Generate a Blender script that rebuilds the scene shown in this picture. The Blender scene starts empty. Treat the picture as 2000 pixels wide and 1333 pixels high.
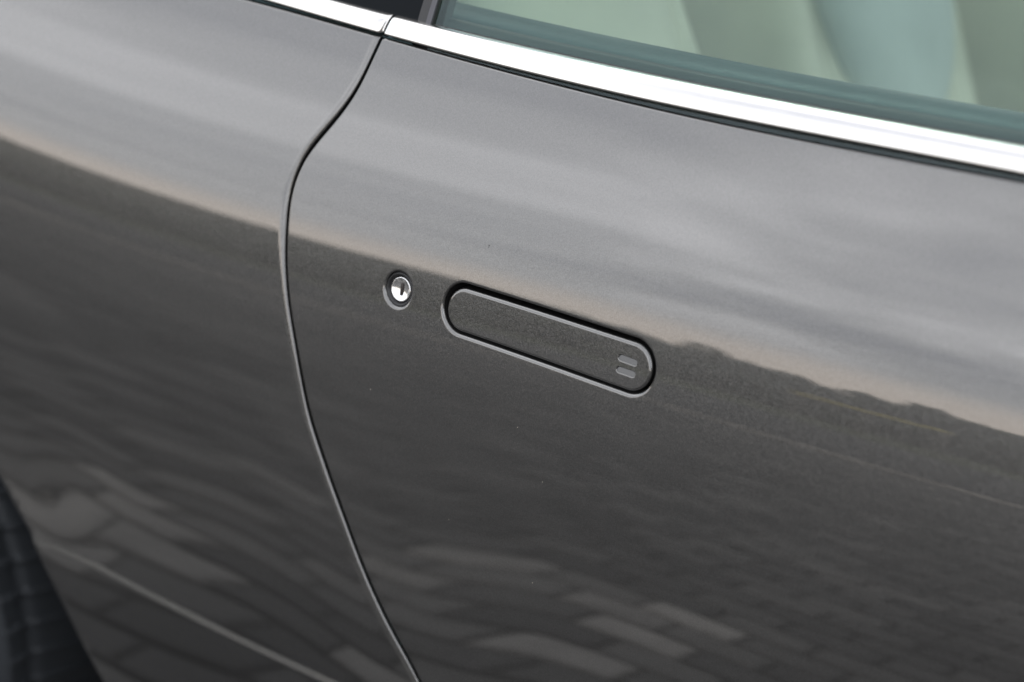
import bpy, bmesh, math, random
import numpy as np
from mathutils import Vector, Matrix, geometry
random.seed(7); rng = np.random.default_rng(7)
C = bpy.context.scene.collection
sc = bpy.context.scene
R_ = math.radians

# ------------------------------------------------------------------ camera
cd = bpy.data.cameras.new('camera'); cam = bpy.data.objects.new('camera', cd); C.objects.link(cam)
cd.sensor_width = 36; cd.lens = 50; cd.clip_start = .02; cd.clip_end = 2000
AZ, PI_, DIST = R_(51), R_(24), 0.94
axd = Vector((-math.cos(AZ)*math.cos(PI_), math.sin(AZ)*math.cos(PI_), -math.sin(PI_)))
cam.location = Vector((0, 0, .78)) - DIST*axd
cam.rotation_euler = axd.to_track_quat('-Z', 'Y').to_euler()
cd.dof.use_dof = True; cd.dof.focus_distance = .925; cd.dof.aperture_fstop = 3.6
sc.camera = cam

# ------------------------------------------------------------------ sky, sun, exposure
SKY_SEED = 42.47
SUN_EL, SUN_AZ = R_(42), R_(325)
w = bpy.data.worlds.new('World'); sc.world = w; w.use_nodes = True
nt = w.node_tree; nt.nodes.clear()
def N(nt, t, **kw):
    n = nt.nodes.new(t)
    for k_, v in kw.items():
        if k_ in n.inputs: n.inputs[k_].default_value = v
        else: setattr(n, k_, v)
    return n
def L(nt, a, b): nt.links.new(a, b)
def math_n(nt, op, a, b=None):
    m = nt.nodes.new('ShaderNodeMath'); m.operation = op
    for i, q in enumerate((a, b)):
        if q is None: continue
        if isinstance(q, (int, float)): m.inputs[i].default_value = q
        else: nt.links.new(q, m.inputs[i])
    return m.outputs[0]
def mixc(nt, f, a, b, bt='MIX'):
    m = nt.nodes.new('ShaderNodeMix'); m.data_type = 'RGBA'; m.blend_type = bt
    for s, q in ((m.inputs[0], f), (m.inputs[6], a), (m.inputs[7], b)):
        if isinstance(q, (int, float)): s.default_value = q
        elif isinstance(q, tuple): s.default_value = q
        else: nt.links.new(q, s)
    return m.outputs[2]
def ramp(nt, f, stops, interp='LINEAR'):
    r = nt.nodes.new('ShaderNodeValToRGB'); r.color_ramp.interpolation = interp
    e = r.color_ramp.elements
    while len(e) < len(stops): e.new(.5)
    for q, (p, c) in zip(e, stops):
        q.position = p; q.color = c if len(c) == 4 else (*c, 1)
    nt.links.new(f, r.inputs[0]); return r.outputs[0]
sky = N(nt, 'ShaderNodeTexSky', sky_type='NISHITA', sun_disc=False, sun_elevation=SUN_EL, sun_rotation=SUN_AZ, air_density=1., dust_density=2.5, ozone_density=1.)
tc = N(nt, 'ShaderNodeTexCoord')
sx = N(nt, 'ShaderNodeSeparateXYZ'); L(nt, tc.outputs['Generated'], sx.inputs[0])
zz = math_n(nt, 'ADD', math_n(nt, 'MAXIMUM', sx.outputs[2], 0.0), .16)
cx = N(nt, 'ShaderNodeCombineXYZ'); L(nt, math_n(nt, 'DIVIDE', sx.outputs[0], zz), cx.inputs[0]); L(nt, math_n(nt, 'DIVIDE', sx.outputs[1], zz), cx.inputs[1])
cx.inputs[2].default_value = SKY_SEED
n1 = N(nt, 'ShaderNodeTexNoise', Scale=1.1, Detail=5., Roughness=.5); L(nt, cx.outputs[0], n1.inputs['Vector'])
cloud = ramp(nt, n1.outputs['Fac'], [(.36, (6.3, 6.5, 7.1)), (.5, (10.4, 10.5, 10.8)), (.63, (16.2, 16.2, 16.6))])
hor = ramp(nt, sx.outputs[2], [(0., (17.0, 14.6, 12.5)), (.066, (15.6, 13.8, 12.3)), (.1, (10., 10., 10.2)), (.35, (9, 9.2, 9.5))])
hf = ramp(nt, sx.outputs[2], [(0., (1, 1, 1)), (.08, (.95, .95, .95)), (.15, (0, 0, 0))])
over = mixc(nt, hf, cloud, hor)
colr = mixc(nt, .88, sky.outputs[0], over)
bg = N(nt, 'ShaderNodeBackground', Strength=.10); L(nt, colr, bg.inputs[0])
wo = N(nt, 'ShaderNodeOutputWorld'); L(nt, bg.outputs[0], wo.inputs[0])
sd_ = bpy.data.lights.new('sun', 'SUN'); sd_.energy = .6; sd_.angle = R_(14); sd_.color = (1, .95, .88)
sun = bpy.data.objects.new('sun', sd_); C.objects.link(sun)
sdir = Vector((math.cos(SUN_EL)*math.sin(SUN_AZ), math.cos(SUN_EL)*math.cos(SUN_AZ), math.sin(SUN_EL)))
sun.rotation_euler = (-sdir).to_track_quat('-Z', 'Y').to_euler(); sun.location = sdir*30
vs = sc.view_settings; sc.display_settings.display_device = 'sRGB'
vs.view_transform = 'Standard'; vs.look = 'None'; vs.gamma = 1; vs.use_curve_mapping = False; vs.exposure = .92
sc.render.engine = 'CYCLES'; sc.cycles.max_bounces = 10; sc.cycles.glossy_bounces = 6; sc.cycles.transparent_max_bounces = 12
sc.cycles.caustics_reflective = False; sc.cycles.caustics_refractive = False

# ------------------------------------------------------------------ body surface (metres; z up, -y outboard, x towards the nose)
SEAM=[[-0.15569, 0.94948], [-0.15949, 0.93474], [-0.16471, 0.9163], [-0.1738, 0.90082], [-0.18218, 0.88933], [-0.19268, 0.87562], [-0.19931, 0.86405], [-0.20341, 0.85096], [-0.2054, 0.83806], [-0.2049, 0.82363], [-0.20313, 0.8056], [-0.20033, 0.78753], [-0.19484, 0.7641], [-0.18756, 0.74269], [-0.17664, 0.71021], [-0.16761, 0.6848], [-0.15707, 0.66571], [-0.14252, 0.6397], [-0.12542, 0.61244], [-0.11124, 0.58827], [-0.09748, 0.56808], [-0.07877, 0.54333], [-0.06077, 0.5247], [-0.04957, 0.50972]]
PT=[[-0.27553, 0.96335], [-0.22497, 0.9582], [-0.15268, 0.95246], [-0.08493, 0.94704], [-0.00046, 0.94221], [0.07718, 0.93914], [0.14715, 0.93835], [0.23027, 0.93889], [0.30406, 0.93933]]
TB=[[-0.27682, 0.96673], [-0.22623, 0.9615], [-0.15441, 0.95458], [-0.08592, 0.94962], [-0.00165, 0.94538], [0.07573, 0.94312], [0.14568, 0.94254], [0.22884, 0.94318], [0.30279, 0.9433]]
TT=[[-0.26119, 0.97683], [-0.20864, 0.97137], [-0.15257, 0.96632], [-0.10859, 0.9636], [-0.03454, 0.96097], [0.04546, 0.9577], [0.11835, 0.95587], [0.2046, 0.95577], [0.26268, 0.9559], [0.29862, 0.95612]]
CREASE=[[-0.51123, 0.46409], [-0.50071, 0.46388], [-0.47593, 0.46596], [-0.44823, 0.46713], [-0.41449, 0.46606], [-0.37514, 0.46385], [-0.32388, 0.46236], [-0.27364, 0.4619], [-0.22421, 0.46367], [-0.17618, 0.46717], [-0.13055, 0.4704]]
ARCH=[[-0.54357, 0.50873], [-0.53355, 0.4907], [-0.51644, 0.46617], [-0.50109, 0.43359], [-0.48475, 0.40265], [-0.46946, 0.37087], [-0.45312, 0.34086], [-0.44528, 0.32617]]
RECESS=[-0.037238, 0.794805, 0.09925, 0.793122, 0.016963, 0.017223]
PLATE=[-0.036929, 0.793859, 0.098667, 0.792267, 0.014355, 0.015057]
SLOT=[[[0.09039, 0.7957], [0.10081, 0.79534]], [[0.09048, 0.78826], [0.10077, 0.78811]]]
LOCK=[[-0.09460311699688628, 0.7952391217648243, 0.013135498615840742], [-0.0951186397148423, 0.7945431592351804, 0.01136575814450771], [-0.09524715730074304, 0.7937913102020403, 0.008455310123593669]]
# ---- surface
TH_U=np.array([-.9,-.60,-.40,-.28,-.18,-.10,-.05,0,.04,.09,.14,.20,.3,.5])
TH_T=np.radians([-14,-9,-4.,-1.5,1.5,4.5,7,11.0,14.5,18.5,22.,25,29,31])
def cub(x,xs,ys):
    # C1 monotone-ish hermite (catmull)
    x=np.asarray(x,float)
    m=np.gradient(ys,xs)
    i=np.clip(np.searchsorted(xs,x)-1,0,len(xs)-2)
    h=xs[i+1]-xs[i];t=np.clip((x-xs[i])/h,0,1)
    return ys[i]*(2*t**3-3*t*t+1)+m[i]*h*(t**3-2*t*t+t)+ys[i+1]*(-2*t**3+3*t*t)+m[i+1]*h*(t**3-t*t)
_u=np.linspace(-.9,.5,2801);_t=np.tan(cub(_u,TH_U,TH_T));_F=np.concatenate([[0],np.cumsum((_t[1:]+_t[:-1])/2*(_u[1]-_u[0]))]);_F-=np.interp(0,_u,_F)
def F(u):
    return np.interp(u,_u,_F)
def sm(a,b,x):
    t=np.clip((x-a)/(b-a),0,1);return t*t*t*(t*(6*t-15)+10)
def P(x):
    xn=np.minimum(x,0.05)-.05
    return -0.16*xn**2/(1+0.25*np.abs(xn)) + 0.01*np.maximum(x,0)**2
Z0C=np.array([0.815676, 0.02195, 0.064308, -0.146758]); KC=np.array([0.083905, 0.01209, -0.1306, -0.006302])
def z0(x): return np.polyval(Z0C[::-1],np.clip(x,-1.2,.7))
def k(x): return np.polyval(KC[::-1],np.clip(x,-1.2,.7))
def T2(x,z):
    # shallow crowning of the lower door skin and a faint ripple ahead of the wheel
    g=np.exp(-((x+.10)/.14)**2)
    return .0072*g*(sm(.40,.76,z)-1)+.0011*np.exp(-(((x+.46)/.05)**2+((z-.52)/.05)**2))-.0006*np.exp(-(((x+.36)/.07)**2+((z-.56)/.05)**2))
def S(x,z):
    u=z-z0(x)
    return P(x)+F(u)+k(x)*u+T2(x,z)



def poly_eval(pts, deg, inv=False):
    a = np.array(pts)
    c = np.polyfit(a[:, 0], a[:, 1], deg)
    lo, hi = a[0, 0], a[-1, 0]
    sl, sh = np.polyval(np.polyder(c), lo), np.polyval(np.polyder(c), hi)
    def f(x):
        x = np.asarray(x, float); xc = np.clip(x, lo, hi)
        return np.polyval(c, xc) + np.where(x < lo, (x-lo)*sl, 0) + np.where(x > hi, (x-hi)*sh, 0)
    return f
belt = poly_eval(PT, 4)       # top edge of the panels
trim_b = poly_eval(TB, 4)     # lower edge of the bright trim
trim_t = poly_eval(TT, 3)     # upper edge of the bright trim
def catmull(pts, n=6):
    P_ = np.array(pts, float); out = []
    Q = np.vstack([2*P_[0]-P_[1], P_, 2*P_[-1]-P_[-2]])
    for i in range(1, len(Q)-2):
        for t in np.arange(n)/n:
            a, b, c, d = Q[i-1], Q[i], Q[i+1], Q[i+2]
            out.append(.5*((2*b)+(-a+c)*t+(2*a-5*b+4*c-d)*t*t+(-a+3*b-3*c+d)*t**3))
    out.append(Q[-2]); return np.array(out)
def smooth(P_, it=6):
    P_ = P_.copy()
    for _ in range(it): P_[1:-1] = .25*P_[:-2]+.5*P_[1:-1]+.25*P_[2:]
    return P_
def resample(P_, step):
    d = np.concatenate([[0], np.cumsum(np.hypot(*np.diff(P_, axis=0).T))])
    n = max(2, int(round(d[-1]/step))+1); s = np.linspace(0, d[-1], n)
    return np.stack([np.interp(s, d, P_[:, 0]), np.interp(s, d, P_[:, 1])], -1)
def dist_poly(Q, P_):
    """signed distance of points Q to open polyline P_ : + on the left of its direction"""
    a, b = P_[:-1], P_[1:]; ab = b-a; L2 = (ab**2).sum(-1); m = len(a)
    Q = np.asarray(Q, float); out = np.empty(len(Q)); st = max(1, m//60); cs = P_[::st]
    W_ = np.arange(-st-2, st+3)
    for s in range(0, len(Q), 20000):
        q = Q[s:s+20000]
        i0 = ((q[:, None, 0]-cs[None, :, 0])**2+(q[:, None, 1]-cs[None, :, 1])**2).argmin(1)*st
        ii = np.clip(i0[:, None]+W_, 0, m-1)
        A_, B_ = a[ii], ab[ii]; ap = q[:, None]-A_; t = np.clip((ap*B_).sum(-1)/L2[ii], 0, 1)
        r = ap-t[..., None]*B_; d2 = (r**2).sum(-1); k_ = np.arange(len(q)); jj = d2.argmin(1); i = ii[k_, jj]
        cr = ab[i, 0]*(q[:, 1]-a[i, 1])-ab[i, 1]*(q[:, 0]-a[i, 0])
        out[s:s+20000] = np.sqrt(d2[k_, jj])*np.where(cr >= 0, 1, -1)
    return out
def rolloff(s, r):
    s0 = .03*r; c = np.clip(s, s0, r)
    D = r-np.sqrt(np.maximum(r*r-(r-c)**2, 0)); sl = (r-s0)/math.sqrt(r*r-(r-s0)**2)
    return D+np.where(s < s0, (s0-s)*sl, 0)

# ------------------------------------------------------------------ materials
MATS = {}
def mat(name, col=(.5, .5, .5), rough=.5, metal=0., **kw):
    m = bpy.data.materials.new(name); m.use_nodes = True; MATS[name] = m
    b = m.node_tree.nodes['Principled BSDF']
    b.inputs['Base Color'].default_value = (*col, 1); b.inputs['Roughness'].default_value = rough; b.inputs['Metallic'].default_value = metal
    for k_, v in kw.items(): b.inputs[k_.replace('_', ' ')].default_value = v
    return m, m.node_tree, b
def obj_noise(nt, scale, detail=3, vec_scale=None, rough=.5):
    t = N(nt, 'ShaderNodeTexCoord'); n = N(nt, 'ShaderNodeTexNoise', Scale=scale, Detail=detail, Roughness=rough)
    if vec_scale:
        mp = N(nt, 'ShaderNodeMapping'); mp.inputs['Scale'].default_value = vec_scale; L(nt, t.outputs['Object'], mp.inputs[0]); L(nt, mp.outputs[0], n.inputs['Vector'])
    else: L(nt, t.outputs['Object'], n.inputs['Vector'])
    return n.outputs['Fac']
def bump(nt, b, h, dist, strength=1., sock='Normal'):
    n = N(nt, 'ShaderNodeBump', Strength=strength, Distance=dist); L(nt, h, n.inputs['Height']); L(nt, n.outputs[0], b.inputs[sock])

def make_paint():
    m, nt, b = mat('graphite_metallic_paint', (.11, .11, .11), .31, .95, Coat_Weight=1., Coat_Roughness=.008, Coat_IOR=1.9)
    t = N(nt, 'ShaderNodeTexCoord')
    v = N(nt, 'ShaderNodeTexVoronoi', Scale=2800.); L(nt, t.outputs['Object'], v.inputs['Vector'])
    v2 = N(nt, 'ShaderNodeTexVoronoi', Scale=2600.); L(nt, t.outputs['Object'], v2.inputs['Vector'])
    g = N(nt, 'ShaderNodeNewGeometry')
    s1 = N(nt, 'ShaderNodeVectorMath', operation='SUBTRACT'); L(nt, v.outputs['Color'], s1.inputs[0]); s1.inputs[1].default_value = (.5, .5, .5)
    s2 = N(nt, 'ShaderNodeVectorMath', operation='SCALE'); L(nt, s1.outputs[0], s2.inputs[0]); s2.inputs['Scale'].default_value = .17
    s3 = N(nt, 'ShaderNodeVectorMath', operation='ADD'); L(nt, g.outputs['Normal'], s3.inputs[0]); L(nt, s2.outputs[0], s3.inputs[1])
    s4 = N(nt, 'ShaderNodeVectorMath', operation='NORMALIZE'); L(nt, s3.outputs[0], s4.inputs[0]); L(nt, s4.outputs[0], b.inputs['Normal'])
    bw = N(nt, 'ShaderNodeRGBToBW'); L(nt, v2.outputs['Color'], bw.inputs[0])
    L(nt, ramp(nt, bw.outputs[0], [(.15, (.088, .087, .085)), (.85, (.130, .128, .125))]), b.inputs['Base Color'])
    # orange peel in the clear coat
    n1 = N(nt, 'ShaderNodeTexNoise', Scale=130., Detail=1.); L(nt, t.outputs['Object'], n1.inputs['Vector'])
    bp = N(nt, 'ShaderNodeBump', Strength=1., Distance=.0000045); L(nt, n1.outputs['Fac'], bp.inputs['Height']); L(nt, bp.outputs[0], b.inputs['Coat Normal'])
    return m
paint = make_paint()
def make_chrome():
    m, nt, b = mat('bright_trim_metal', (.74, .725, .70), .16, 1.)
    h = obj_noise(nt, 60, 3, (1, 14, 40)); L(nt, ramp(nt, h, [(.3, (.11, .11, .11)), (.7, (.24, .24, .24))]), b.inputs['Roughness'])
    return m
chrome = make_chrome()
lock_metal = mat('lock_chrome', (.82, .82, .82), .17, 1.)[0]
black_plastic = mat('black_plastic', (.02, .02, .021), .38)[0]
def make_rubber(name, col, rough, sc_=400, d=.0001):
    m, nt, b = mat(name, col, rough); bump(nt, b, obj_noise(nt, sc_, 3), d); return m
rubber = make_rubber('black_rubber', (.016, .016, .017), .55)
void = mat('dark_cavity', (.008, .008, .008), .8)[0]
tyre_mat = make_rubber('tyre_rubber', (.035, .039, .044), .5, 500, .0002)
alloy = mat('alloy_rim', (.35, .35, .36), .3, 1.)[0]
def make_glass(name, tint, spec=(.62, .9, .95)):
    m = bpy.data.materials.new(name); m.use_nodes = True; nt = m.node_tree; nt.nodes.clear()
    tr = N(nt, 'ShaderNodeBsdfTransparent'); tr.inputs[0].default_value = (*tint, 1)
    gl = N(nt, 'ShaderNodeBsdfGlossy', Roughness=.0); gl.inputs[0].default_value = (*spec, 1)
    fr = N(nt, 'ShaderNodeFresnel'); gm = N(nt, 'ShaderNodeNewGeometry'); L(nt, math_n(nt, 'SUBTRACT', 1.52, math_n(nt, 'MULTIPLY', gm.outputs['Backfacing'], 1.52-1/1.52)), fr.inputs['IOR'])
    mx = N(nt, 'ShaderNodeMixShader'); L(nt, fr.outputs[0], mx.inputs[0]); L(nt, tr.outputs[0], mx.inputs[1]); L(nt, gl.outputs[0], mx.inputs[2])
    o = N(nt, 'ShaderNodeOutputMaterial'); L(nt, mx.outputs[0], o.inputs[0]); return m
glass = make_glass('tinted_glass', (.76, .86, .81), (.8, .95, 1.))
dark_glass = make_glass('privacy_glass', (.12, .17, .18))
def make_leather(name, col, d=.0004):
    m, nt, b = mat(name, col, .48); bump(nt, b, obj_noise(nt, 260, 4), d)
    h = obj_noise(nt, 9, 3); c2 = tuple(v*.86 for v in col)
    L(nt, ramp(nt, h, [(.35, c2), (.65, col)]), b.inputs['Base Color']); return m
cream = make_leather('cream_leather', (.80, .77, .66))
pale_grey = make_leather('pale_grey_leather', (.60, .64, .65))
dark_leather = make_leather('dark_leather', (.04, .07, .08))
carpet = make_rubber('dark_carpet', (.05, .05, .055), .95, 900, .003)
def make_paver():
    m, nt, b = mat('concrete_paver', (.2, .19, .18), .8)
    oi = N(nt, 'ShaderNodeObjectInfo'); t = N(nt, 'ShaderNodeTexCoord')
    n1 = N(nt, 'ShaderNodeTexNoise', Scale=1., Detail=6., Roughness=.6)
    gm = N(nt, 'ShaderNodeNewGeometry'); mp = N(nt, 'ShaderNodeMapping'); mp.inputs['Scale'].default_value = (9, 9, 9); L(nt, gm.outputs['Position'], mp.inputs[0]); L(nt, mp.outputs[0], n1.inputs['Vector'])
    at = N(nt, 'ShaderNodeAttribute', attribute_name='tone'); at.attribute_type = 'GEOMETRY'
    tone = math_n(nt, 'ADD', at.outputs['Fac'], 0)
    base = ramp(nt, tone, [(0, (.035, .034, .034)), (.35, (.078, .076, .074)), (.7, (.145, .14, .133)), (1, (.32, .305, .285))])
    f = ramp(nt, n1.outputs['Fac'], [(.3, (.72, .72, .72)), (.7, (1.15, 1.15, 1.15))])
    L(nt, mixc(nt, 1., base, f, 'MULTIPLY'), b.inputs['Base Color'])
    n2 = N(nt, 'ShaderNodeTexNoise', Scale=300., Detail=3.); L(nt, gm.outputs['Position'], n2.inputs['Vector']); bump(nt, b, n2.outputs['Fac'], .0015)
    return m
paver_mat = make_paver()
def ground_mat(name, c1, c2, scale, bd=.004):
    m, nt, b = mat(name, c1, .9)
    g = N(nt, 'ShaderNodeNewGeometry'); n = N(nt, 'ShaderNodeTexNoise', Scale=scale, Detail=8.); L(nt, g.outputs['Position'], n.inputs['Vector'])
    L(nt, ramp(nt, n.outputs['Fac'], [(.35, c1), (.65, c2)]), b.inputs['Base Color']); bump(nt, b, n.outputs['Fac'], bd); return m
sand = ground_mat('joint_sand', (.012, .012, .012), (.03, .028, .026), 30)
asphalt = ground_mat('asphalt', (.022, .023, .024), (.038, .039, .04), 3)
grass = ground_mat('dry_grass', (.03, .04, .018), (.07, .08, .035), 1.2, .03)
kerb_mat = ground_mat('kerb_concrete', (.24, .22, .2), (.36, .33, .29), 5)
leaf = [ground_mat('foliage_'+n_, a_, b_, 2., .0) for n_, a_, b_ in (('dark', (.014, .022, .014), (.04, .055, .032)), ('mid', (.024, .034, .018), (.06, .078, .038)), ('dry', (.04, .042, .02), (.08, .08, .04)))]
bark = ground_mat('bark', (.04, .032, .025), (.09, .075, .06), 20)

# ------------------------------------------------------------------ object helpers
def tag(o, label=None, cat=None, group=None, kind=None):
    if label: o['label'] = label
    if cat: o['category'] = cat
    if group: o['group'] = group
    if kind: o['kind'] = kind
    return o
def link(name, verts, faces, m, parent=None, smooth_=True, normals=None):
    me = bpy.data.meshes.new(name)
    me.from_pydata([tuple(map(float, v)) for v in verts], [], [tuple(map(int, f)) for f in faces]); me.update()
    if smooth_: me.polygons.foreach_set('use_smooth', [True]*len(me.polygons))
    if normals is not None: me.normals_split_custom_set_from_vertices([tuple(map(float, n)) for n in normals])
    me.materials.append(m)
    o = bpy.data.objects.new(name, me); C.objects.link(o)
    if parent is not None: adopt(o, parent)
    return o
def adopt(o, parent):
    # mesh parts keep world coordinates; only Empties carry a location
    o.parent = parent
    o.matrix_parent_inverse = Matrix.Translation(-parent.location) if parent.type == 'EMPTY' else Matrix.Identity(4)
def from_bm(name, bm, m, parent=None, smooth_=True):
    me = bpy.data.meshes.new(name); bm.to_mesh(me); bm.free()
    if smooth_: me.polygons.foreach_set('use_smooth', [True]*len(me.polygons))
    me.materials.append(m); o = bpy.data.objects.new(name, me); C.objects.link(o)
    if parent is not None: adopt(o, parent)
    return o
def boxbm(bm, c, s, bev=.0, seg=2, M=None):
    r = bmesh.ops.create_cube(bm, size=1); vs_ = r['verts']
    bmesh.ops.scale(bm, vec=s, verts=vs_)
    if bev:
        es = list({e for v in vs_ for e in v.link_edges})
        rr = bmesh.ops.bevel(bm, geom=es, offset=bev, segments=seg, affect='EDGES', profile=.5); vs_ = list({v for f in rr['faces'] for v in f.verts} | {v for v in vs_ if v.is_valid})
    if M is not None: bmesh.ops.transform(bm, matrix=M, verts=vs_)
    bmesh.ops.translate(bm, vec=c, verts=vs_)
    return vs_

def panel(name, outer, holes, Y, inside, step, mat_, parent, extra=None, ring=(0, .00008, .0002, .0004, .0007, .0011, .0016, .0023, .0035), ring_step=.002, wall=.012, near=.0045):
    """sheet over the side-view plane: outer/holes = closed 2-D loops; Y(x,z)->(y) full height incl. rolled edges; inside(Q)->signed distance (+ inside)"""
    loops = [resample(np.vstack([l, l[:1]]), rs)[:-1] for l, rs in [(outer, ring_step)]+[(h, hs) for h, hs in holes]]
    pts = []; edges = []; nb = 0
    for l in loops:
        n = len(l); pts.append(l); edges += [(nb+i, nb+(i+1) % n) for i in range(n)]; nb += n
    for l in loops:
        t = np.roll(l, -1, 0)-np.roll(l, 1, 0); t /= np.linalg.norm(t, axis=1)[:, None]; nrm = np.stack([-t[:, 1], t[:, 0]], -1)
        for off in ring[1:]:
            for sgn in (1, -1):
                q = l+nrm*off*sgn; s = inside(q); pts.append(q[s > off*.93])
    mn, mx = outer.min(0), outer.max(0)
    gx = np.arange(mn[0], mx[0], step); gz = np.arange(mn[1], mx[1], step*.9)
    G = np.stack(np.meshgrid(gx, gz, indexing='ij'), -1).reshape(-1, 2)+rng.uniform(-.0002, .0002, (len(gx)*len(gz), 2)); s = inside(G); pts.append(G[s > near])
    if extra is not None: pts.append(extra[inside(extra) > .0002])
    A = np.vstack(pts)
    res = geometry.delaunay_2d_cdt([Vector((float(x*1000), float(z*1000))) for x, z in A], edges, [], 0, 1e-4)
    V2 = np.array([(v.x/1000, v.y/1000) for v in res[0]]); T = np.array(res[2])
    cen = V2[T].mean(1); ok = inside(cen) > 0; T = T[ok]
    # orientation: outward = -y ; x right, z up seen from -y => ccw is outward
    a, b, c = V2[T[:, 0]], V2[T[:, 1]], V2[T[:, 2]]
    cr = (b[:, 0]-a[:, 0])*(c[:, 1]-a[:, 1])-(b[:, 1]-a[:, 1])*(c[:, 0]-a[:, 0]); T[cr < 0] = T[cr < 0][:, ::-1]
    def full(q): return Y(q[:, 0], q[:, 1])
    e = 1e-5
    gx_ = (full(V2+[e, 0])-full(V2-[e, 0]))/(2*e); gz_ = (full(V2+[0, e])-full(V2-[0, e]))/(2*e)
    Nn = np.stack([gx_, -np.ones(len(V2)), gz_], -1); Nn /= np.linalg.norm(Nn, axis=1)[:, None]
    V = np.stack([V2[:, 0], full(V2), V2[:, 1]], -1)
    V, T, Nn = list(V), [tuple(t) for t in T], list(Nn)
    # walls going inboard along every loop
    from collections import Counter
    cnt = {}
    for t in T:
        for i in range(3):
            cnt[(t[i], t[(i+1) % 3])] = 1
    bd = [(i, j) for (i, j) in cnt if (j, i) not in cnt]
    new = {}; base = len(V)
    for i, j in bd:
        for q in (i, j):
            if q not in new:
                new[q] = len(V); V.append(np.array(V[q])+[0, wall, 0]); nq = np.array([Nn[q][0], 0, Nn[q][2]]); nq /= (np.linalg.norm(nq)+1e-9); Nn.append(nq)
    for i, j in bd: T.append((j, i, new[i], new[j]))
    return link(name, V, T, mat_, parent, True, Nn)

def stadium(p, grow=0, n=64):
    ax_, az_, bx, bz, ra, rb = p; ra += grow; rb += grow
    th = math.atan2(bz-az_, bx-ax_); Ld = math.hypot(bx-ax_, bz-az_); be = math.asin((ra-rb)/Ld)
    a1 = np.linspace(th+math.pi/2-be, th+1.5*math.pi+be, n); a2 = np.linspace(th-math.pi/2+be, th+math.pi/2-be, n)
    return np.concatenate([np.stack([ax_+ra*np.cos(a1), az_+ra*np.sin(a1)], -1), np.stack([bx+rb*np.cos(a2), bz+rb*np.sin(a2)], -1)])
def sd_stadium(q, p):  # + outside
    a = np.array(p[0:2]); b = np.array(p[2:4]); ab = b-a
    t = np.clip(((q-a)@ab)/(ab@ab), 0, 1)
    return np.linalg.norm(q-a-t[:, None]*ab, axis=1)-(p[4]+(p[5]-p[4])*t)
def sd_circle(q, c, r): return np.linalg.norm(q-np.array(c), axis=1)-r
XZ = lambda x, z: np.stack(np.broadcast_arrays(x, z), -1).reshape(-1, 2)

# ------------------------------------------------------------------ the car
X_FRONT, X_BACK, Z_LOW = .95, -1.45, .2
car = bpy.data.objects.new('parked_car', None); C.objects.link(car); car.location = (-.2, .8, 0)
tag(car, 'dark grey metallic car with flush door handle, round key lock and bright window trim', 'car')
seam_c = smooth(catmull(SEAM, 5), 14)
d0 = seam_c[-1]-seam_c[-12]; d0 /= np.linalg.norm(d0)
low = np.array([seam_c[-1]+d0*t+np.array([-.35*t*t, 0]) for t in np.arange(.01, .42, .01)])
seam_full = np.vstack([seam_c[0]+(seam_c[0]-seam_c[8])*1.2, seam_c, low])
seam_full = resample(seam_full[seam_full[:, 1] > Z_LOW-.02], .002)  # runs downwards
GAP = lambda z: .0014+.0009*(1-sm(.60, .86, z))
xs_b = np.linspace(X_BACK-.1, X_FRONT+.1, 500); belt_line = np.stack([xs_b, belt(xs_b)], -1)
def d_seam(q): return dist_poly(q, seam_full)      # + on the door side (curve runs down, left of it is +x)
def d_belt(q): return -dist_poly(q, belt_line)     # + below the belt

# door
REC = list(RECESS); LK = LOCK
ds_ = lambda q: np.minimum.reduce([d_seam(q)-GAP(q[:, 1]), d_belt(q), X_FRONT-q[:, 0], q[:, 1]-Z_LOW, sd_stadium(q, REC), sd_circle(q, LK[0][:2], LK[0][2]-.0012)])
def Y_door(x, z):
    q = XZ(x, z)
    y = S(q[:, 0], q[:, 1])+rolloff(d_seam(q)-GAP(q[:, 1]), .0013)+rolloff(d_belt(q), .0016)
    y = y+rolloff(sd_stadium(q, REC), .0019)+rolloff(sd_circle(q, LK[0][:2], LK[0][2]-.0012), .0019)
    return y
def cross_sorted(line_pts, keep): return line_pts[keep]
sl = seam_full.copy(); t = np.gradient(sl, axis=0); t /= np.linalg.norm(t, axis=1)[:, None]; nl = np.stack([-t[:, 1], t[:, 0]], -1)
door_side = sl+nl*GAP(sl[:, 1])[:, None]; rear_side = sl-nl*GAP(sl[:, 1])[:, None]
bx_ = lambda a, b: np.stack([np.linspace(a, b, int(abs(b-a)/.002)+2), belt(np.linspace(a, b, int(abs(b-a)/.002)+2))], -1)
dk = door_side[(d_belt(door_side) > .0003) & (door_side[:, 1] > Z_LOW)]
outer = np.vstack([dk, [[dk[-1, 0], Z_LOW]], [[X_FRONT, Z_LOW]], bx_(X_FRONT, dk[0, 0]-.0003)])
th_ = np.linspace(0, 2*math.pi, 90, endpoint=False)
lock_loop = np.stack([LK[0][0]+(LK[0][2]-.0012)*np.cos(th_), LK[0][1]+(LK[0][2]-.0012)*np.sin(th_)], -1)
door = panel('door', outer, [(stadium(REC), .0009), (lock_loop, .0007)], Y_door, ds_, .006, paint, car, wall=.0012)

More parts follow.
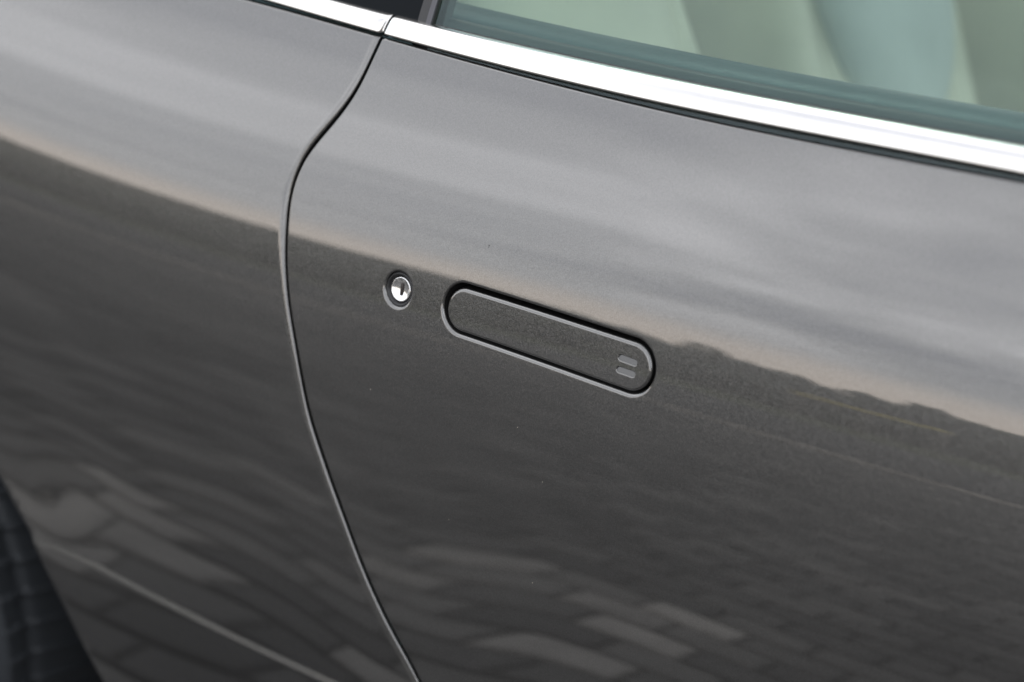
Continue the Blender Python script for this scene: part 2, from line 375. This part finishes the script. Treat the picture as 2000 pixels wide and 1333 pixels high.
# rear quarter panel with sill step and wheel arch
WC = (-.905, .318); WR = .318
arch = catmull(ARCH, 6)
a0 = arch[0]; ang0 = math.atan2(a0[1]-.30, a0[0]+.86); r0 = math.hypot(a0[0]+.86, a0[1]-.30)
up_arc = np.array([(-.86+r0*math.cos(a), .30+r0*math.sin(a)) for a in np.linspace(math.pi*1.06, ang0+.02, 120)])
tail = np.array([arch[-1]+(arch[-1]-arch[-6])/np.linalg.norm(arch[-1]-arch[-6])*t_ for t_ in np.linspace(.005, .2, 30)])
arch_full = resample(smooth(np.vstack([up_arc, arch, tail]), 10), .003)
arch_full = arch_full[(arch_full[:, 1] > Z_LOW-.03)]
def d_arch(q): return dist_poly(q, arch_full)  # + outside the wheel opening (checked below)
if d_arch(np.array([[-.3, .6]]))[0] < 0: arch_full = arch_full[::-1]
cr = smooth(catmull(CREASE, 6), 10)
cr = cr[cr[:, 0] > -.515]
crease = resample(np.vstack([cr, [[cr[-1, 0]+.1, cr[-1, 1]+.002], [cr[-1, 0]+.5, cr[-1, 1]+.004]]]), .003)
def step_out(q):
    d = dist_poly(q, crease)   # + above
    fade = sm(-.522, -.505, q[:, 0])*sm(-.03, -.09, q[:, 0]) if False else sm(-.522, -.500, q[:, 0])
    return -.0036*fade*sm(.0030, -.0030, d) if False else -.0023*fade*(1-(.75*np.clip((d+.0028)/.0056, 0, 1)+.25*sm(-.0038, .0038, d)))
dq_ = lambda q: np.minimum.reduce([-d_seam(q)-GAP(q[:, 1]), d_belt(q), q[:, 0]-X_BACK, q[:, 1]-Z_LOW, d_arch(q)])
def Y_quarter(x, z):
    q = XZ(x, z)
    return S(q[:, 0], q[:, 1])+rolloff(-d_seam(q)-GAP(q[:, 1]), .0056)*.30+rolloff(-d_seam(q)-GAP(q[:, 1]), .0003)+rolloff(d_belt(q), .0016)+rolloff(d_arch(q), .011)*.8+step_out(q)
rk = rear_side[(d_belt(rear_side) > .0003) & (rear_side[:, 1] > Z_LOW)]
af = arch_full[arch_full[:, 1] > Z_LOW]
if af[0, 0] < af[-1, 0]: af = af[::-1]
outer = np.vstack([rk, [[rk[-1, 0], Z_LOW]], [[af[0, 0], Z_LOW]], af, [[af[-1, 0], Z_LOW]], [[X_BACK, Z_LOW]], bx_(X_BACK, rk[0, 0]+.0003)])
ex = []
ct = np.gradient(crease, axis=0); ct /= np.linalg.norm(ct, axis=1)[:, None]; cn = np.stack([-ct[:, 1], ct[:, 0]], -1)
for o_ in (-.0045, -.003, -.0022, -.0015, -.0008, 0, .0008, .0015, .0022, .003, .0045): ex.append(crease+cn*o_)
quarter = panel('quarter_panel', outer, [], Y_quarter, dq_, .007, paint, car, extra=np.vstack(ex), ring=(0, .0001, .0003, .0006, .001, .0016, .0024, .0036, .006, .009))

# seam backing: dark rubber strip behind the gaps, and behind the belt edge
def strip(name, xs, zlo, zhi, dep_lo, dep_hi, m, parent, sub=6, crown=0, normals=True, thick=.0):
    """long strip along x between two height curves, lying dep behind S, crowned outward"""
    V = []; n = sub+1
    for x, a, b, d1, d2 in zip(xs, zlo, zhi, dep_lo, dep_hi):
        for i in range(n):
            t_ = i/sub; z_ = a+(b-a)*t_
            V.append((x, float(S(np.array(x), np.array(z_)))+d1+(d2-d1)*t_-crown*(1-(2*t_-1)**2), z_))
    Fc = [(i*n+j, (i+1)*n+j, (i+1)*n+j+1, i*n+j+1) for i in range(len(xs)-1) for j in range(sub)]
    return link(name, V, Fc, m, parent)
V = []; Fc = []
for i, (p_, n_) in enumerate(zip(seam_full, nl)):
    for s_ in (-.007, .007):
        q = p_+n_*s_; V.append((q[0], float(S(q[0], q[1]))+.009, q[1]))
    if i: Fc.append((2*i-2, 2*i-1, 2*i+1, 2*i))
link('seam_seal', V, Fc, rubber, car)

# bright window trim: crowned strip with rolled edges, door piece and quarter piece
def trim(name, xa, xb, slant=.0, parent=car):
    n = int(abs(xb-xa)/.006)+2
    prof = [(0, .0045), (.01, .001), (.03, -.0014), (.06, -.0020), (.12, -.0023), (.25, -.0025), (.4, -.0026), (.6, -.0025), (.78, -.0022), (.91, -.0016), (.965, -.0006), (.99, .001), (1., .0045)]
    V = []; m = len(prof)
    es = [(0., .003), (.0006, .0012), (.0016, .0003), (.003, 0)]
    tt = [(d_, k_) for d_, k_ in es]
    mids = np.linspace(.008, abs(xb-xa)-.008, n)
    st = [(d_, k_) for d_, k_ in es]+[(d_, 0) for d_ in mids]+[(abs(xb-xa)-d_, k_) for d_, k_ in reversed(es)]
    sg = 1 if xb > xa else -1
    for d_, k_ in st:
        x0_ = xa+sg*d_
        zb = float(trim_b(x0_)); zt = float(trim_t(x0_))
        for t_, h in prof:
            z_ = zb+(zt-zb)*(k_*25*(.5-t_)*.04+t_)
            x_ = x0_+slant*(t_-.0)   # end cut follows the door shut line
            V.append((x_, float(S(np.array(x_), np.array(z_)))+h+k_, z_))
    k0 = len(st)
    Fc = [(i*m+j, (i+1)*m+j, (i+1)*m+j+1, i*m+j+1) for i in range(k0-1) for j in range(m-1)]
    if sg < 0: Fc = [f[::-1] for f in Fc]
    Fc += [tuple(range(m)) if sg < 0 else tuple(range(m))[::-1], tuple((k0-1)*m+j for j in range(m))[::sg]]
    return link(name, V, Fc, chrome, parent)
XG = TB[2][0]
trim('window_trim', XG+.0012, X_FRONT, .0035)['label'] = 'bright metal trim along the door window'
trim('window_trim', XG-.0008, X_BACK, .0035)['label'] = 'bright metal trim along the rear quarter window'
# dark channel under the trim, behind it and above it
xs = np.linspace(X_BACK, X_FRONT, 260)
strip('belt_seal', xs, belt(xs)-.006, trim_t(xs)-.001, [.0075]*260, [.0075]*260, void, car)
strip('window_seal', xs[xs > -.117], trim_t(xs[xs > -.117])-.002, trim_t(xs[xs > -.117])+.0006, [.0030]*260, [.0036]*260, rubber, car, crown=.0004)

# glass: a curved 4 mm pane leaning inboard
def pane(name, x0_, x1_, m, parent, h=.30, off=.0046, th=.004):
    xs_ = np.linspace(x0_, x1_, 60); zs_ = np.linspace(-.03, h, 24); V = []
    for x in xs_:
        zt = float(trim_t(x)); y0 = float(S(np.array(x), np.array(zt)))+off
        for z_ in zs_: V.append((x, y0+math.tan(R_(27))*z_+.35*z_*z_, zt+z_))
    n = len(zs_); k0 = len(V); V += [(x, y+th, z_) for x, y, z_ in V]
    Fc = []
    for i in range(len(xs_)-1):
        for j in range(n-1):
            f = (i*n+j, (i+1)*n+j, (i+1)*n+j+1, i*n+j+1); Fc += [f, tuple(k0+q for q in f[::-1])]
    rim = [i*n for i in range(len(xs_))]+[(len(xs_)-1)*n+j for j in range(1, n)]+[i*n+n-1 for i in range(len(xs_)-2, -1, -1)]+[j for j in range(n-2, 0, -1)]
    for a, b in zip(rim, rim[1:]+rim[:1]): Fc.append((b, a, a+k0, b+k0))
    return link(name, V, Fc, m, parent, False)
XP = hitx = -.118
pane('door_window', XP+.002, X_FRONT, glass, car)
qg = pane('quarter_window', X_BACK+.4, XP-.012, dark_glass, car); qg['label'] = 'dark rear quarter window'
# divider post between the two panes
def post(name, x0_, x1_, m, off, th, h=.34):
    V = []
    for z_ in np.linspace(-.01, h, 20):
        for x in (x0_, x1_):
            zt = float(trim_t(x)); y0 = float(S(np.array(x), np.array(zt)))+off+math.tan(R_(27))*z_+.35*z_*z_
            V += [(x, y0, zt+z_), (x, y0+th, zt+z_)]
    Fc = []
    for i in range(19):
        a = i*4; b = a+4
        Fc += [(a, a+2, b+2, b), (a+3, a+1, b+1, b+3), (a+1, a, b, b+1), (a+2, a+3, b+3, b+2)]
    Fc += [(0, 1, 3, 2), (76, 78, 79, 77)]
    return link(name, V, Fc, m, car, False)
post('window_post', XP-.012, XP+.001, black_plastic, .003, .02)
post('window_post_moulding', XP-.0035, XP+.0008, mat('satin_grey_plastic', (.07, .07, .08), .35)[0], .0015, .004)
post('quarter_blanking_panel', XP-.20, XP-.013, mat('satin_black_panel', (.008, .010, .012), .35, Specular_IOR_Level=.06)[0], .0045, .004)['label'] = 'satin black panel at the foot of the rear quarter window'

# ------------------------------------------------------------------ handle
PL = list(PLATE)
SLOTS = []
ang = math.atan2(PL[3]-PL[1], PL[2]-PL[0])
for (a, b) in SLOT:
    SLOTS.append([a[0], a[1], b[0], b[1], .0018, .0018])
dp_ = lambda q: np.minimum.reduce([-sd_stadium(q, PL)]+[sd_stadium(q, s_) for s_ in SLOTS])
DEP = .0009
def Y_plate(x, z):
    q = XZ(x, z); y = S(q[:, 0], q[:, 1])+DEP+rolloff(-sd_stadium(q, PL), .0022)
    for s_ in SLOTS: y = y+rolloff(sd_stadium(q, s_), .00045)
    return y
handle = panel('door_handle', stadium(PL), [(stadium(s_, 0, 24), .0004) for s_ in SLOTS], Y_plate, dp_, .004, paint, car, ring=(0, .00008, .0002, .0004, .0007, .0011, .0016, .0022, .003), ring_step=.0009, wall=.007, near=.0032)
handle['label'] = 'flush push-in door handle with two short notches'
notch_mat = mat('notch_paint', (.08, .08, .08), .35, .9, Coat_Weight=.6, Coat_Roughness=.1)[0]
for s_ in SLOTS:
    lp = stadium(s_, .00005, 24); V = []; zc = (s_[1]+s_[3])/2
    zs_ = lp[:, 1]-(s_[1]+(lp[:, 0]-s_[0])*(s_[3]-s_[1])/(s_[2]-s_[0]))
    for (x, z_), u_ in zip(lp, zs_): V.append((x, float(S(x, z_))+DEP+.0008+.0004*(u_/.0018), z_))
    cxm, czm = lp.mean(0); V.append((cxm, float(S(cxm, czm))+DEP+.0008, czm)); n = len(lp)
    link('grip_notch', V, [(i, (i+1) % n, n) for i in range(n)], notch_mat, handle)
# pocket behind the handle: tray with walls
lp = stadium(REC, .0006, 40); V = []; n = len(lp)
for d_ in (.0031, .022):
    for x, z_ in lp: V.append((x, float(S(x, z_))+d_, z_))
V.append((.03, float(S(.03, .794))+.022, .794))
link('handle_pocket', V, [(i, (i+1) % n, n+(i+1) % n, n+i) for i in range(n)]+[(n+i, n+(i+1) % n, 2*n) for i in range(n)], void, car)

# ------------------------------------------------------------------ lock: black surround, bright dished barrel, key slot
lc = np.array([LK[0][0], LK[0][1]]); nrm = np.array([float((S(lc[0]+.001, lc[1])-S(lc[0]-.001, lc[1]))/.002), -1, float((S(lc[0], lc[1]+.001)-S(lc[0], lc[1]-.001))/.002)])
nrm = Vector(nrm).normalized(); rx = Vector((1, 0, 0)); rx = (rx-nrm*rx.dot(nrm)).normalized(); ru = nrm.cross(rx)*1.0
if ru.z < 0: ru = -ru
LO = Vector((lc[0], float(S(lc[0], lc[1])), lc[1]))
def lathe(name, prof, m, parent, n=72, flip=False, hole=None):
    V = []
    for r, d_ in prof:
        for i in range(n):
            a = 2*math.pi*i/n; V.append(LO+rx*(r*math.cos(a))+ru*(r*math.sin(a))-nrm*d_)
    Fc = []
    for j in range(len(prof)-1):
        for i in range(n):
            f = (j*n+i, j*n+(i+1) % n, (j+1)*n+(i+1) % n, (j+1)*n+i); Fc.append(f)
    return link(name, [tuple(v) for v in V], Fc, m, parent)
lk = lathe('lock_surround', [(.0128, .010), (.0122, .0026), (.0117, .0017), (.0110, .0014), (.0104, .0018), (.0100, .0027), (.0094, .0036), (.0090, .0042), (.0088, .012)], black_plastic, car)
r1 = LK[2][2]
bl = lathe('lock_barrel', [(r1+.0003, .014), (r1+.0003, .0034), (r1+.0001, .0029), (r1-.0004, .0027), (r1-.0009, .0029), (r1-.0018, .0034), (r1-.0030, .0039), (r1-.0045, .0043), (r1-.0060, .0045), (.0003, .0046)], lock_metal, lk)
bm = bmesh.new()
Mx = Matrix((rx, ru, nrm)).transposed().to_4x4()
boxbm(bm, LO-nrm*.0043, (.0024, .0090, .0014), .0005, 2, Mx)
from_bm('key_slot', bm, mat('key_slot_dark', (.02, .013, .010), .5)[0], lk)

# dust and grit on the door skin
speck_mat = mat('dust', (.02, .018, .016), .8)[0]; pale_mat = mat('pale_dust', (.55, .5, .4), .8)[0]
for (x, z_, r, m_) in [(-.0245, .8395, .00045, speck_mat), (-.0245, .8383, .0003, speck_mat), (.045, .700, .0003, pale_mat), (.045, .627, .0003, pale_mat), (-.03, .647, .00025, pale_mat), (.13, .885, .0003, speck_mat), (.02, .73, .00025, pale_mat), (-.11, .72, .0003, pale_mat)]:
    bm = bmesh.new(); bmesh.ops.create_icosphere(bm, subdivisions=1, radius=r); bmesh.ops.translate(bm, vec=(x, float(S(x, z_)), z_), verts=bm.verts); from_bm('dust_speck', bm, m_, car)
# ------------------------------------------------------------------ wheel
wheel = bpy.data.objects.new('wheel', None); C.objects.link(wheel); wheel.parent = car
wheel.location = Vector((WC[0], 0, WC[1]))-Vector(car.location)
def revolve(name, prof, m, seg, parent, mod=None):
    V = []
    k0 = len(prof)
    for i in range(seg):
        a = 2*math.pi*i/seg
        for j, (r, y) in enumerate(prof):
            rr = r+(mod(i, j, a, y) if mod else 0)
            V.append((WC[0]+rr*math.cos(a), y, WC[1]+rr*math.sin(a)))
    Fc = [(i*k0+j, i*k0+j+1, ((i+1) % seg)*k0+j+1, ((i+1) % seg)*k0+j) for i in range(seg) for j in range(k0-1)]
    o = link(name, V, Fc, m, None, True); o.parent = wheel; o.matrix_parent_inverse = Matrix.Translation(-(Vector(car.location)+Vector(wheel.location))); return o
YO = -.098; WD = .255
tp = [(.215, YO+.03), (.235, YO+.012), (.265, YO+.002), (.290, YO+.004), (.303, YO+.012), (.310, YO+.022)]
ys = np.linspace(YO+.026, YO+WD-.026, 46)
tp += [(.314+.004*(1-((y-YO-WD/2)/(WD/2))**2), y) for y in ys]
tp += [(.310, YO+WD-.022), (.29, YO+WD-.004), (.25, YO+WD), (.215, YO+WD-.03)]
def tread(i, j, a, y):
    if not 5 <= j <= len(tp)-5: return 0
    v_ = (y-YO)/WD; t_ = (a*180/math.pi+14*v_*v_+4*v_) % 6.6667
    rib = sm(0, .5, t_)*(1-sm(1.3, 1.9, t_))
    e_ = sm(.02, .045, y-YO)
    return -.0045*(1-rib)*e_-(.004*math.exp(-((y-YO-.052)/.006)**2))
ty = revolve('tyre', tp, tyre_mat, 720, wheel, tread); 
rm = revolve('rim', [(.218, YO+.03), (.212, YO+.02), (.205, YO+.028), (.200, YO+.06), (.19, YO+.09), (.05, YO+.07), (.0001, YO+.07)], alloy, 96, wheel)
# arch liner
V = []; n = 0
for p_ in arch_full[::4]:
    q = p_+(p_-np.array([-.86, .31]))*.03
    y0 = float(S(q[0], q[1])); V += [(q[0], y0+.006, q[1]), (q[0]+.012, y0+.34, q[1])]; n += 1
link('arch_liner', V, [(2*i, 2*i+1, 2*i+3, 2*i+2) for i in range(n-1)], void, car)

# ------------------------------------------------------------------ cabin
bm = bmesh.new()   # near door card: rounded dark top roll
def sweep(name, xs_, prof, m, zbase, ybase, close=True):
    V = []; k0 = len(prof)
    for x in xs_:
        for (dy, dz) in prof: V.append((x, ybase(x)+dy, zbase(x)+dz))
    Fc = [(i*k0+j, (i+1)*k0+j, (i+1)*k0+(j+1) % k0, i*k0+(j+1) % k0) for i in range(len(xs_)-1) for j in range(k0)]
    Fc += [tuple(range(k0))[::-1], tuple((len(xs_)-1)*k0+j for j in range(k0))]
    return link(name, V, Fc, m, car)
bm.free()
yb = lambda x: float(S(np.array(x), trim_t(np.array(x)))); zb = lambda x: float(trim_t(np.array(x)))
dx = np.linspace(-.22, .94, 56)
sweep('inner_window_seal', dx, [(.014, -.05), (.014, -.004), (.017, .001), (.022, .002), (.027, -.001), (.029, -.006), (.029, -.05)], rubber, zb, yb)
sweep('door_card_top', dx, [(.031, -.10), (.031, -.012), (.036, -.003), (.046, .001), (.062, .001), (.078, -.003), (.090, -.012), (.097, -.026), (.098, -.05), (.094, -.10)], dark_leather, zb, yb)
sweep('door_card', dx, [(.06, -.6), (.06, -.102), (.088, -.102), (.095, -.14), (.10, -.3), (.13, -.34), (.13, -.42), (.10, -.46), (.09, -.6)], cream, zb, yb)
def add_box(name, c, s, bev, m, parent=car, rot=None, seg=3):
    bm = bmesh.new(); boxbm(bm, c, s, bev, seg, rot); return from_bm(name, bm, m, parent)
def seat(y0, m1, m2, lab):
    st = bpy.data.objects.new('seat', None); C.objects.link(st); st.parent = car; st.location = Vector((-.25, y0, .3))-Vector(car.location); st['label'] = lab
    rt = Matrix.Rotation(R_(-22), 4, 'Y') @ Matrix.Rotation(R_(5 if y0 < .8 else -4), 4, 'X')
    def sp(name, c, s, b, m, r=rt):
        bm = bmesh.new(); boxbm(bm, c, s, b, 4, r); o = from_bm(name, bm, m); o.parent = st; o.matrix_parent_inverse = Matrix.Translation(-(Vector(car.location)+Vector(st.location))); return o
    sp('backrest', (-.37, y0, .78), (.19, .44, .62), .09, m1)
    bm = bmesh.new(); bmesh.ops.create_uvsphere(bm, u_segments=40, v_segments=24, radius=1); bmesh.ops.scale(bm, vec=(.055, .165, .21), verts=bm.verts); bmesh.ops.transform(bm, matrix=rt, verts=bm.verts); bmesh.ops.translate(bm, vec=(-.285, y0-.01, .83), verts=bm.verts)
    o = from_bm('backrest_pad', bm, m2); o.parent = st; o.matrix_parent_inverse = Matrix.Translation(-(Vector(car.location)+Vector(st.location)))
    for s_ in (-1, 1): sp('bolster', (-.35, y0+s_*.205, .74), (.17, .09, .46), .044, m1)
    sp('headrest', (-.50, y0, 1.13), (.09, .26, .17), .04, m1)
    sp('cushion', (-.08, y0, .46), (.5, .36, .15), .05, m2, Matrix.Rotation(R_(-6), 4, 'Y'))
    for s_ in (-1, 1): sp('cushion_bolster', (-.08, y0+s_*.215, .49), (.5, .09, .16), .04, m1, Matrix.Rotation(R_(-6), 4, 'Y'))
seat(.47, cream, cream, 'cream leather front seat nearest the door')
seat(1.14, cream, pale_grey, 'cream and pale grey front seat on the far side')
add_box('centre_console', (-.15, .80, .52), (.9, .17, .22), .04, dark_leather)
add_box('floor', (-.3, .8, .27), (2.3, 1.45, .03), 0, carpet)
add_box('far_door_card', (0, 1.52, .68), (2.3, .06, .50), .02, cream)
add_box('far_door_card_top', (0, 1.53, .945), (2.3, .1, .045), .018, dark_leather)
add_box('rear_bulkhead', (-1.18, .8, .62), (.06, 1.4, .72), .02, cream)
add_box('rear_seat', (-.98, .8, .72), (.16, 1.15, .42), .05, cream, rot=Matrix.Rotation(R_(-15), 4, 'Y'))
add_box('far_body_side', (-.25, 1.62, .62), (2.4, .06, .66), .03, paint)
add_box('roof', (-.25, .84, 1.31), (1.7, .92, .05), .02, cream)
add_box('underbody', (-.05, .8, .22), (1.1, 1.5, .05), .01, void)
add_box('rear_deck', (-1.33, .82, .95), (.24, 1.42, .05), .02, paint)
# belt buckle-like dark blue item between the seats
bm = bmesh.new(); boxbm(bm, (-.395, .72, .80), (.05, .03, .045), .008, 2, Matrix.Rotation(.3, 4, 'Y')); boxbm(bm, (-.40, .72, .74), (.02, .008, .08), .003, 1)
from_bm('belt_buckle', bm, mat('dark_blue_plastic', (.02, .03, .09), .4)[0], car)

# ------------------------------------------------------------------ ground
def sheet(name, x0_, x1_, y0_, y1_, z_, m, kind='structure', parent=None):
    o = link(name, [(x0_, y0_, z_), (x1_, y0_, z_), (x1_, y1_, z_), (x0_, y1_, z_)], [(0, 1, 2, 3)], m, parent, False)
    if kind: o['kind'] = kind
    return o
sheet('ground', -900, 900, -900, 900, -.16, grass)
PX0, PX1, PY0, PY1 = -14., 5., -7.2, 3.
pav = sheet('pavement', PX0-2, PX1+2, PY0, PY1, -.012, sand)
sheet('road', -160, 160, -16.4, PY0-.15, -.13, asphalt)
def tone_mesh(name, V, Fc, tones):
    me = bpy.data.meshes.new(name); me.from_pydata(V, [], Fc); me.update()
    at = me.attributes.new('tone', 'FLOAT', 'POINT'); at.data.foreach_set('value', np.asarray(tones, 'f')); me.materials.append(paver_mat); return me
PL_, PW_ = .20, .10; J = .012
def paver_geo(x, y, l, w_, dz=0., tilt=(0, 0)):
    b = .006; V = []
    for (a, c, z_) in ((l/2, w_/2, -.05), (l/2, w_/2, -b), (l/2-b, w_/2-b, 0)):
        for sx_, sy_ in ((-1, -1), (1, -1), (1, 1), (-1, 1)):
            V.append((x+sx_*a, y+sy_*c, z_+dz+sx_*a*tilt[0]+sy_*c*tilt[1]))
    Fc = [(8, 9, 10, 11)]
    for k_ in (0, 4):
        for i in range(4): Fc.append((k_+i, k_+(i+1) % 4, k_+4+(i+1) % 4, k_+4+i))
    return V, Fc
variants = [[tone_mesh('paver', *paver_geo(0, 0, PL_-J, PW_-J), [t_]*12) for t_ in (.05, .18, .3, .42, .55, .68, .85, 1.)]][0]
cells = []
ny = int((PY1-PY0)/PW_); nx = int((PX1-PX0)/PL_)
for j in range(ny):
    for i in range(nx+1):
        x = PX0+(i+(.5 if j % 2 else 0))*PL_; y = PY0+.06+(j+.5)*PW_
        if x < PX1: cells.append((x, y))
cells = np.array(cells)
score = np.hypot(cells[:, 0]+.65, (cells[:, 1]+.9)*1.1)+np.where(cells[:, 1] > -.15, 3, 0)
order = np.argsort(score); near_ = order[:300]; far_ = order[300:]
def tone_at(x, y):
    if (-1.42 < y < -.98 and -.98 < x < -.30 and rng.random() < .82) or np.hypot(x+.66, y+.66) < .08: return rng.choice([.68, .85, 1.])
    if np.hypot(x+1.15, (y+.75)*1.3) < .24: return rng.choice([.55, .85])
    t_ = rng.choice([.05, .18, .3, .42, .55, .68, .85, 1.], p=[.2, .22, .2, .2, .13, .05, 0, 0])
    return t_
LEV = [.05, .18, .3, .42, .55, .68, .85, 1.]
for i in near_:
    x, y = cells[i]; t_ = tone_at(x, y)
    o = bpy.data.objects.new('paver', variants[LEV.index(t_)]); C.objects.link(o); o.parent = pav
    o.location = (x, y, rng.uniform(-.002, .001)); o.rotation_euler = (rng.normal(0, .006), rng.normal(0, .006), rng.normal(0, .006)+(math.pi if rng.random() < .5 else 0))
V = []; Fc = []; tn = []
for i in far_:
    x, y = cells[i]; v, f = paver_geo(x, y, PL_-J, PW_-J, rng.uniform(-.002, .001), (rng.normal(0, .006), rng.normal(0, .006)))
    k_ = len(V); V += v; Fc += [tuple(k_+q for q in g_) for g_ in f]; tn += [tone_at(x, y)]*12
o = bpy.data.objects.new('paver_field', tone_mesh('paver_field', V, Fc, tn)); C.objects.link(o); o.parent = pav; o['kind'] = 'stuff'
# kerb
bm = bmesh.new()
for i in range(22): boxbm(bm, (PX0-1.5+i*1.0, PY0-.075, -.06), (.99, .14, .15), .012, 1)
kb = from_bm('kerb', bm, kerb_mat, None, False); kb['kind'] = 'structure'

# ------------------------------------------------------------------ hills and trees on the other side of the road (seen mirrored in the paint)
V = []; nn = 120
for i in range(nn):
    a = R_(150+240*i/(nn-1)); r = 190
    h = 9.+2.0*math.sin(i*.23)+2.*math.sin(i*.61+1)+1.2*math.sin(i*1.3)
    V += [(r*math.cos(a), r*math.sin(a), -1), ((r+15)*math.cos(a), (r+15)*math.sin(a), max(h, 1)), ((r+120)*math.cos(a), (r+120)*math.sin(a), -1)]
hl = link('hills', V, [(3*i+k_, 3*i+3+k_, 3*i+4+k_, 3*i+1+k_) for i in range(nn-1) for k_ in (0, 1)], leaf[0]); hl['kind'] = 'structure'
def crown_mesh(seed, w_, h_):
    rg = np.random.default_rng(seed); V = []; Fc = []
    lobes = [(rg.normal(0, .28, 3)*[w_, w_, h_*.7], rg.uniform(.35, .6)) for _ in range(7)]+[(np.array([w_*.35*math.cos(q_), w_*.35*math.sin(q_), -h_*.45]), .5) for q_ in (0, 2, 4)]
    for k_ in range(1500):
        c, s_ = lobes[rg.integers(len(lobes))]
        d_ = rg.normal(size=3); d_ /= np.linalg.norm(d_); p_ = c+d_*np.array([w_, w_, h_])*s_*.5*rg.uniform(.7, 1.05)
        u_ = rg.normal(size=3); u_ /= np.linalg.norm(u_); v_ = np.cross(u_, d_); q = .13*rg.uniform(.6, 1.3)
        k0 = len(V); V += [p_+u_*q, p_+v_*q, p_-u_*q, p_-v_*q]; Fc.append((k0, k0+1, k0+2, k0+3))
    V = np.array(V); me = bpy.data.meshes.new('crown'); me.from_pydata([tuple(v) for v in V], [], Fc); me.update(); return me
crowns = []
for s_ in range(4):
    me = crown_mesh(s_, 1.9, 1.6); me.materials.append(leaf[s_ % 3]); crowns.append(me)
def trunk_mesh():
    bm = bmesh.new(); bmesh.ops.create_cone(bm, cap_ends=True, segments=8, radius1=.11, radius2=.05, depth=1.3); bmesh.ops.translate(bm, vec=(0, 0, .65), verts=bm.verts)
    for a in (0, 2.1, 4.2):
        r = bmesh.ops.create_cone(bm, cap_ends=True, segments=6, radius1=.045, radius2=.02, depth=.8); bmesh.ops.transform(bm, matrix=Matrix.Translation((.2*math.cos(a), .2*math.sin(a), 1.45)) @ Matrix.Rotation(a, 4, 'Z') @ Matrix.Rotation(.55, 4, 'Y'), verts=r['verts'])
    me = bpy.data.meshes.new('trunk'); bm.to_mesh(me); bm.free(); me.materials.append(bark); return me
trk = trunk_mesh()
blocker = bpy.data.objects.new('blocker', None); C.objects.link(blocker); blocker.location = (8.6, -2.6, -.16)  # unseen foliage, added to block bright horizon from reflecting in the seam's rolled edge
tag(blocker, 'unseen leafy dark green hedge standing beyond the end of the block paving', 'blocker')
rg = np.random.default_rng(3); V = []; Fc = []
for k_ in range(9000):
    f_ = rg.random(); p_ = np.array([rg.uniform(-.55, .55), rg.uniform(-5.5, 5.5), rg.uniform(.02, 2.25)])
    if f_ < .75: p_[0] = rg.choice([-1, 1])*rg.uniform(.42, .6)
    elif f_ < .9: p_[2] = rg.uniform(2.05, 2.35)
    u_ = rg.normal(size=3); u_ /= np.linalg.norm(u_); v_ = np.cross(u_, rg.normal(size=3)); v_ /= np.linalg.norm(v_); q = rg.uniform(.05, .1)
    c_ = p_+np.array(blocker.location); k0 = len(V); V += [c_+u_*q, c_+v_*q, c_-u_*q, c_-v_*q]; Fc.append((k0, k0+1, k0+2, k0+3))
link('foliage', V, Fc, leaf[0], blocker, False)
bm = bmesh.new()
for yy in np.arange(-5, 5.1, .8):
    r_ = bmesh.ops.create_cone(bm, cap_ends=True, segments=7, radius1=.04, radius2=.025, depth=1.8); bmesh.ops.translate(bm, vec=Vector((0, yy, .9))+blocker.location, verts=r_['verts'])
from_bm('stems', bm, bark, blocker)
bar = bpy.data.objects.new('barrier', None); C.objects.link(bar); bar.location = (-7., -19., -.16)
tag(bar, 'low yellow horizontal bar barrier standing in front of the trees across the road', 'barrier')
yel = mat('yellow_paint', (.62, .50, .08), .4)[0]
bm = bmesh.new(); boxbm(bm, Vector((-7., -19., .92)), (2.6, .05, .07), .01, 1); from_bm('rail', bm, yel, bar)
for x in (-8.2, -7., -5.8):
    bm = bmesh.new(); boxbm(bm, Vector((x, -19., .36)), (.05, .05, 1.04), .006, 1); from_bm('post', bm, kerb_mat, bar)
KINDS = ['dark green bushy tree in the row across the road, mirrored in the paint', 'mid green bushy tree in the row across the road, mirrored in the paint', 'brownish autumn tree in the row across the road, mirrored in the paint']
x = -75.
while x < 14:
    y = -25+rng.uniform(-1.5, 1.5); dist = math.hypot(x, y)
    top = .16+.78+dist*math.tan(R_(3.2))*(1+.025*math.sin(x*.33)+rng.uniform(-.02, .02))
    sz = top/2.3; wd = sz*rng.uniform(1.1, 1.4); k_ = int(rng.integers(4))
    t_ = bpy.data.objects.new('tree', None); C.objects.link(t_); t_.location = (x, y, -.16); t_.rotation_euler = (0, 0, rng.uniform(0, 6)); t_.scale = (wd, wd, sz)
    tag(t_, KINDS[k_ % 3], 'tree', 'row of trees across the road')
    a = bpy.data.objects.new('trunk', trk); C.objects.link(a); a.parent = t_
    b = bpy.data.objects.new('crown', crowns[k_]); C.objects.link(b); b.parent = t_; b.location = (0, 0, 1.15)
    x += .85*wd
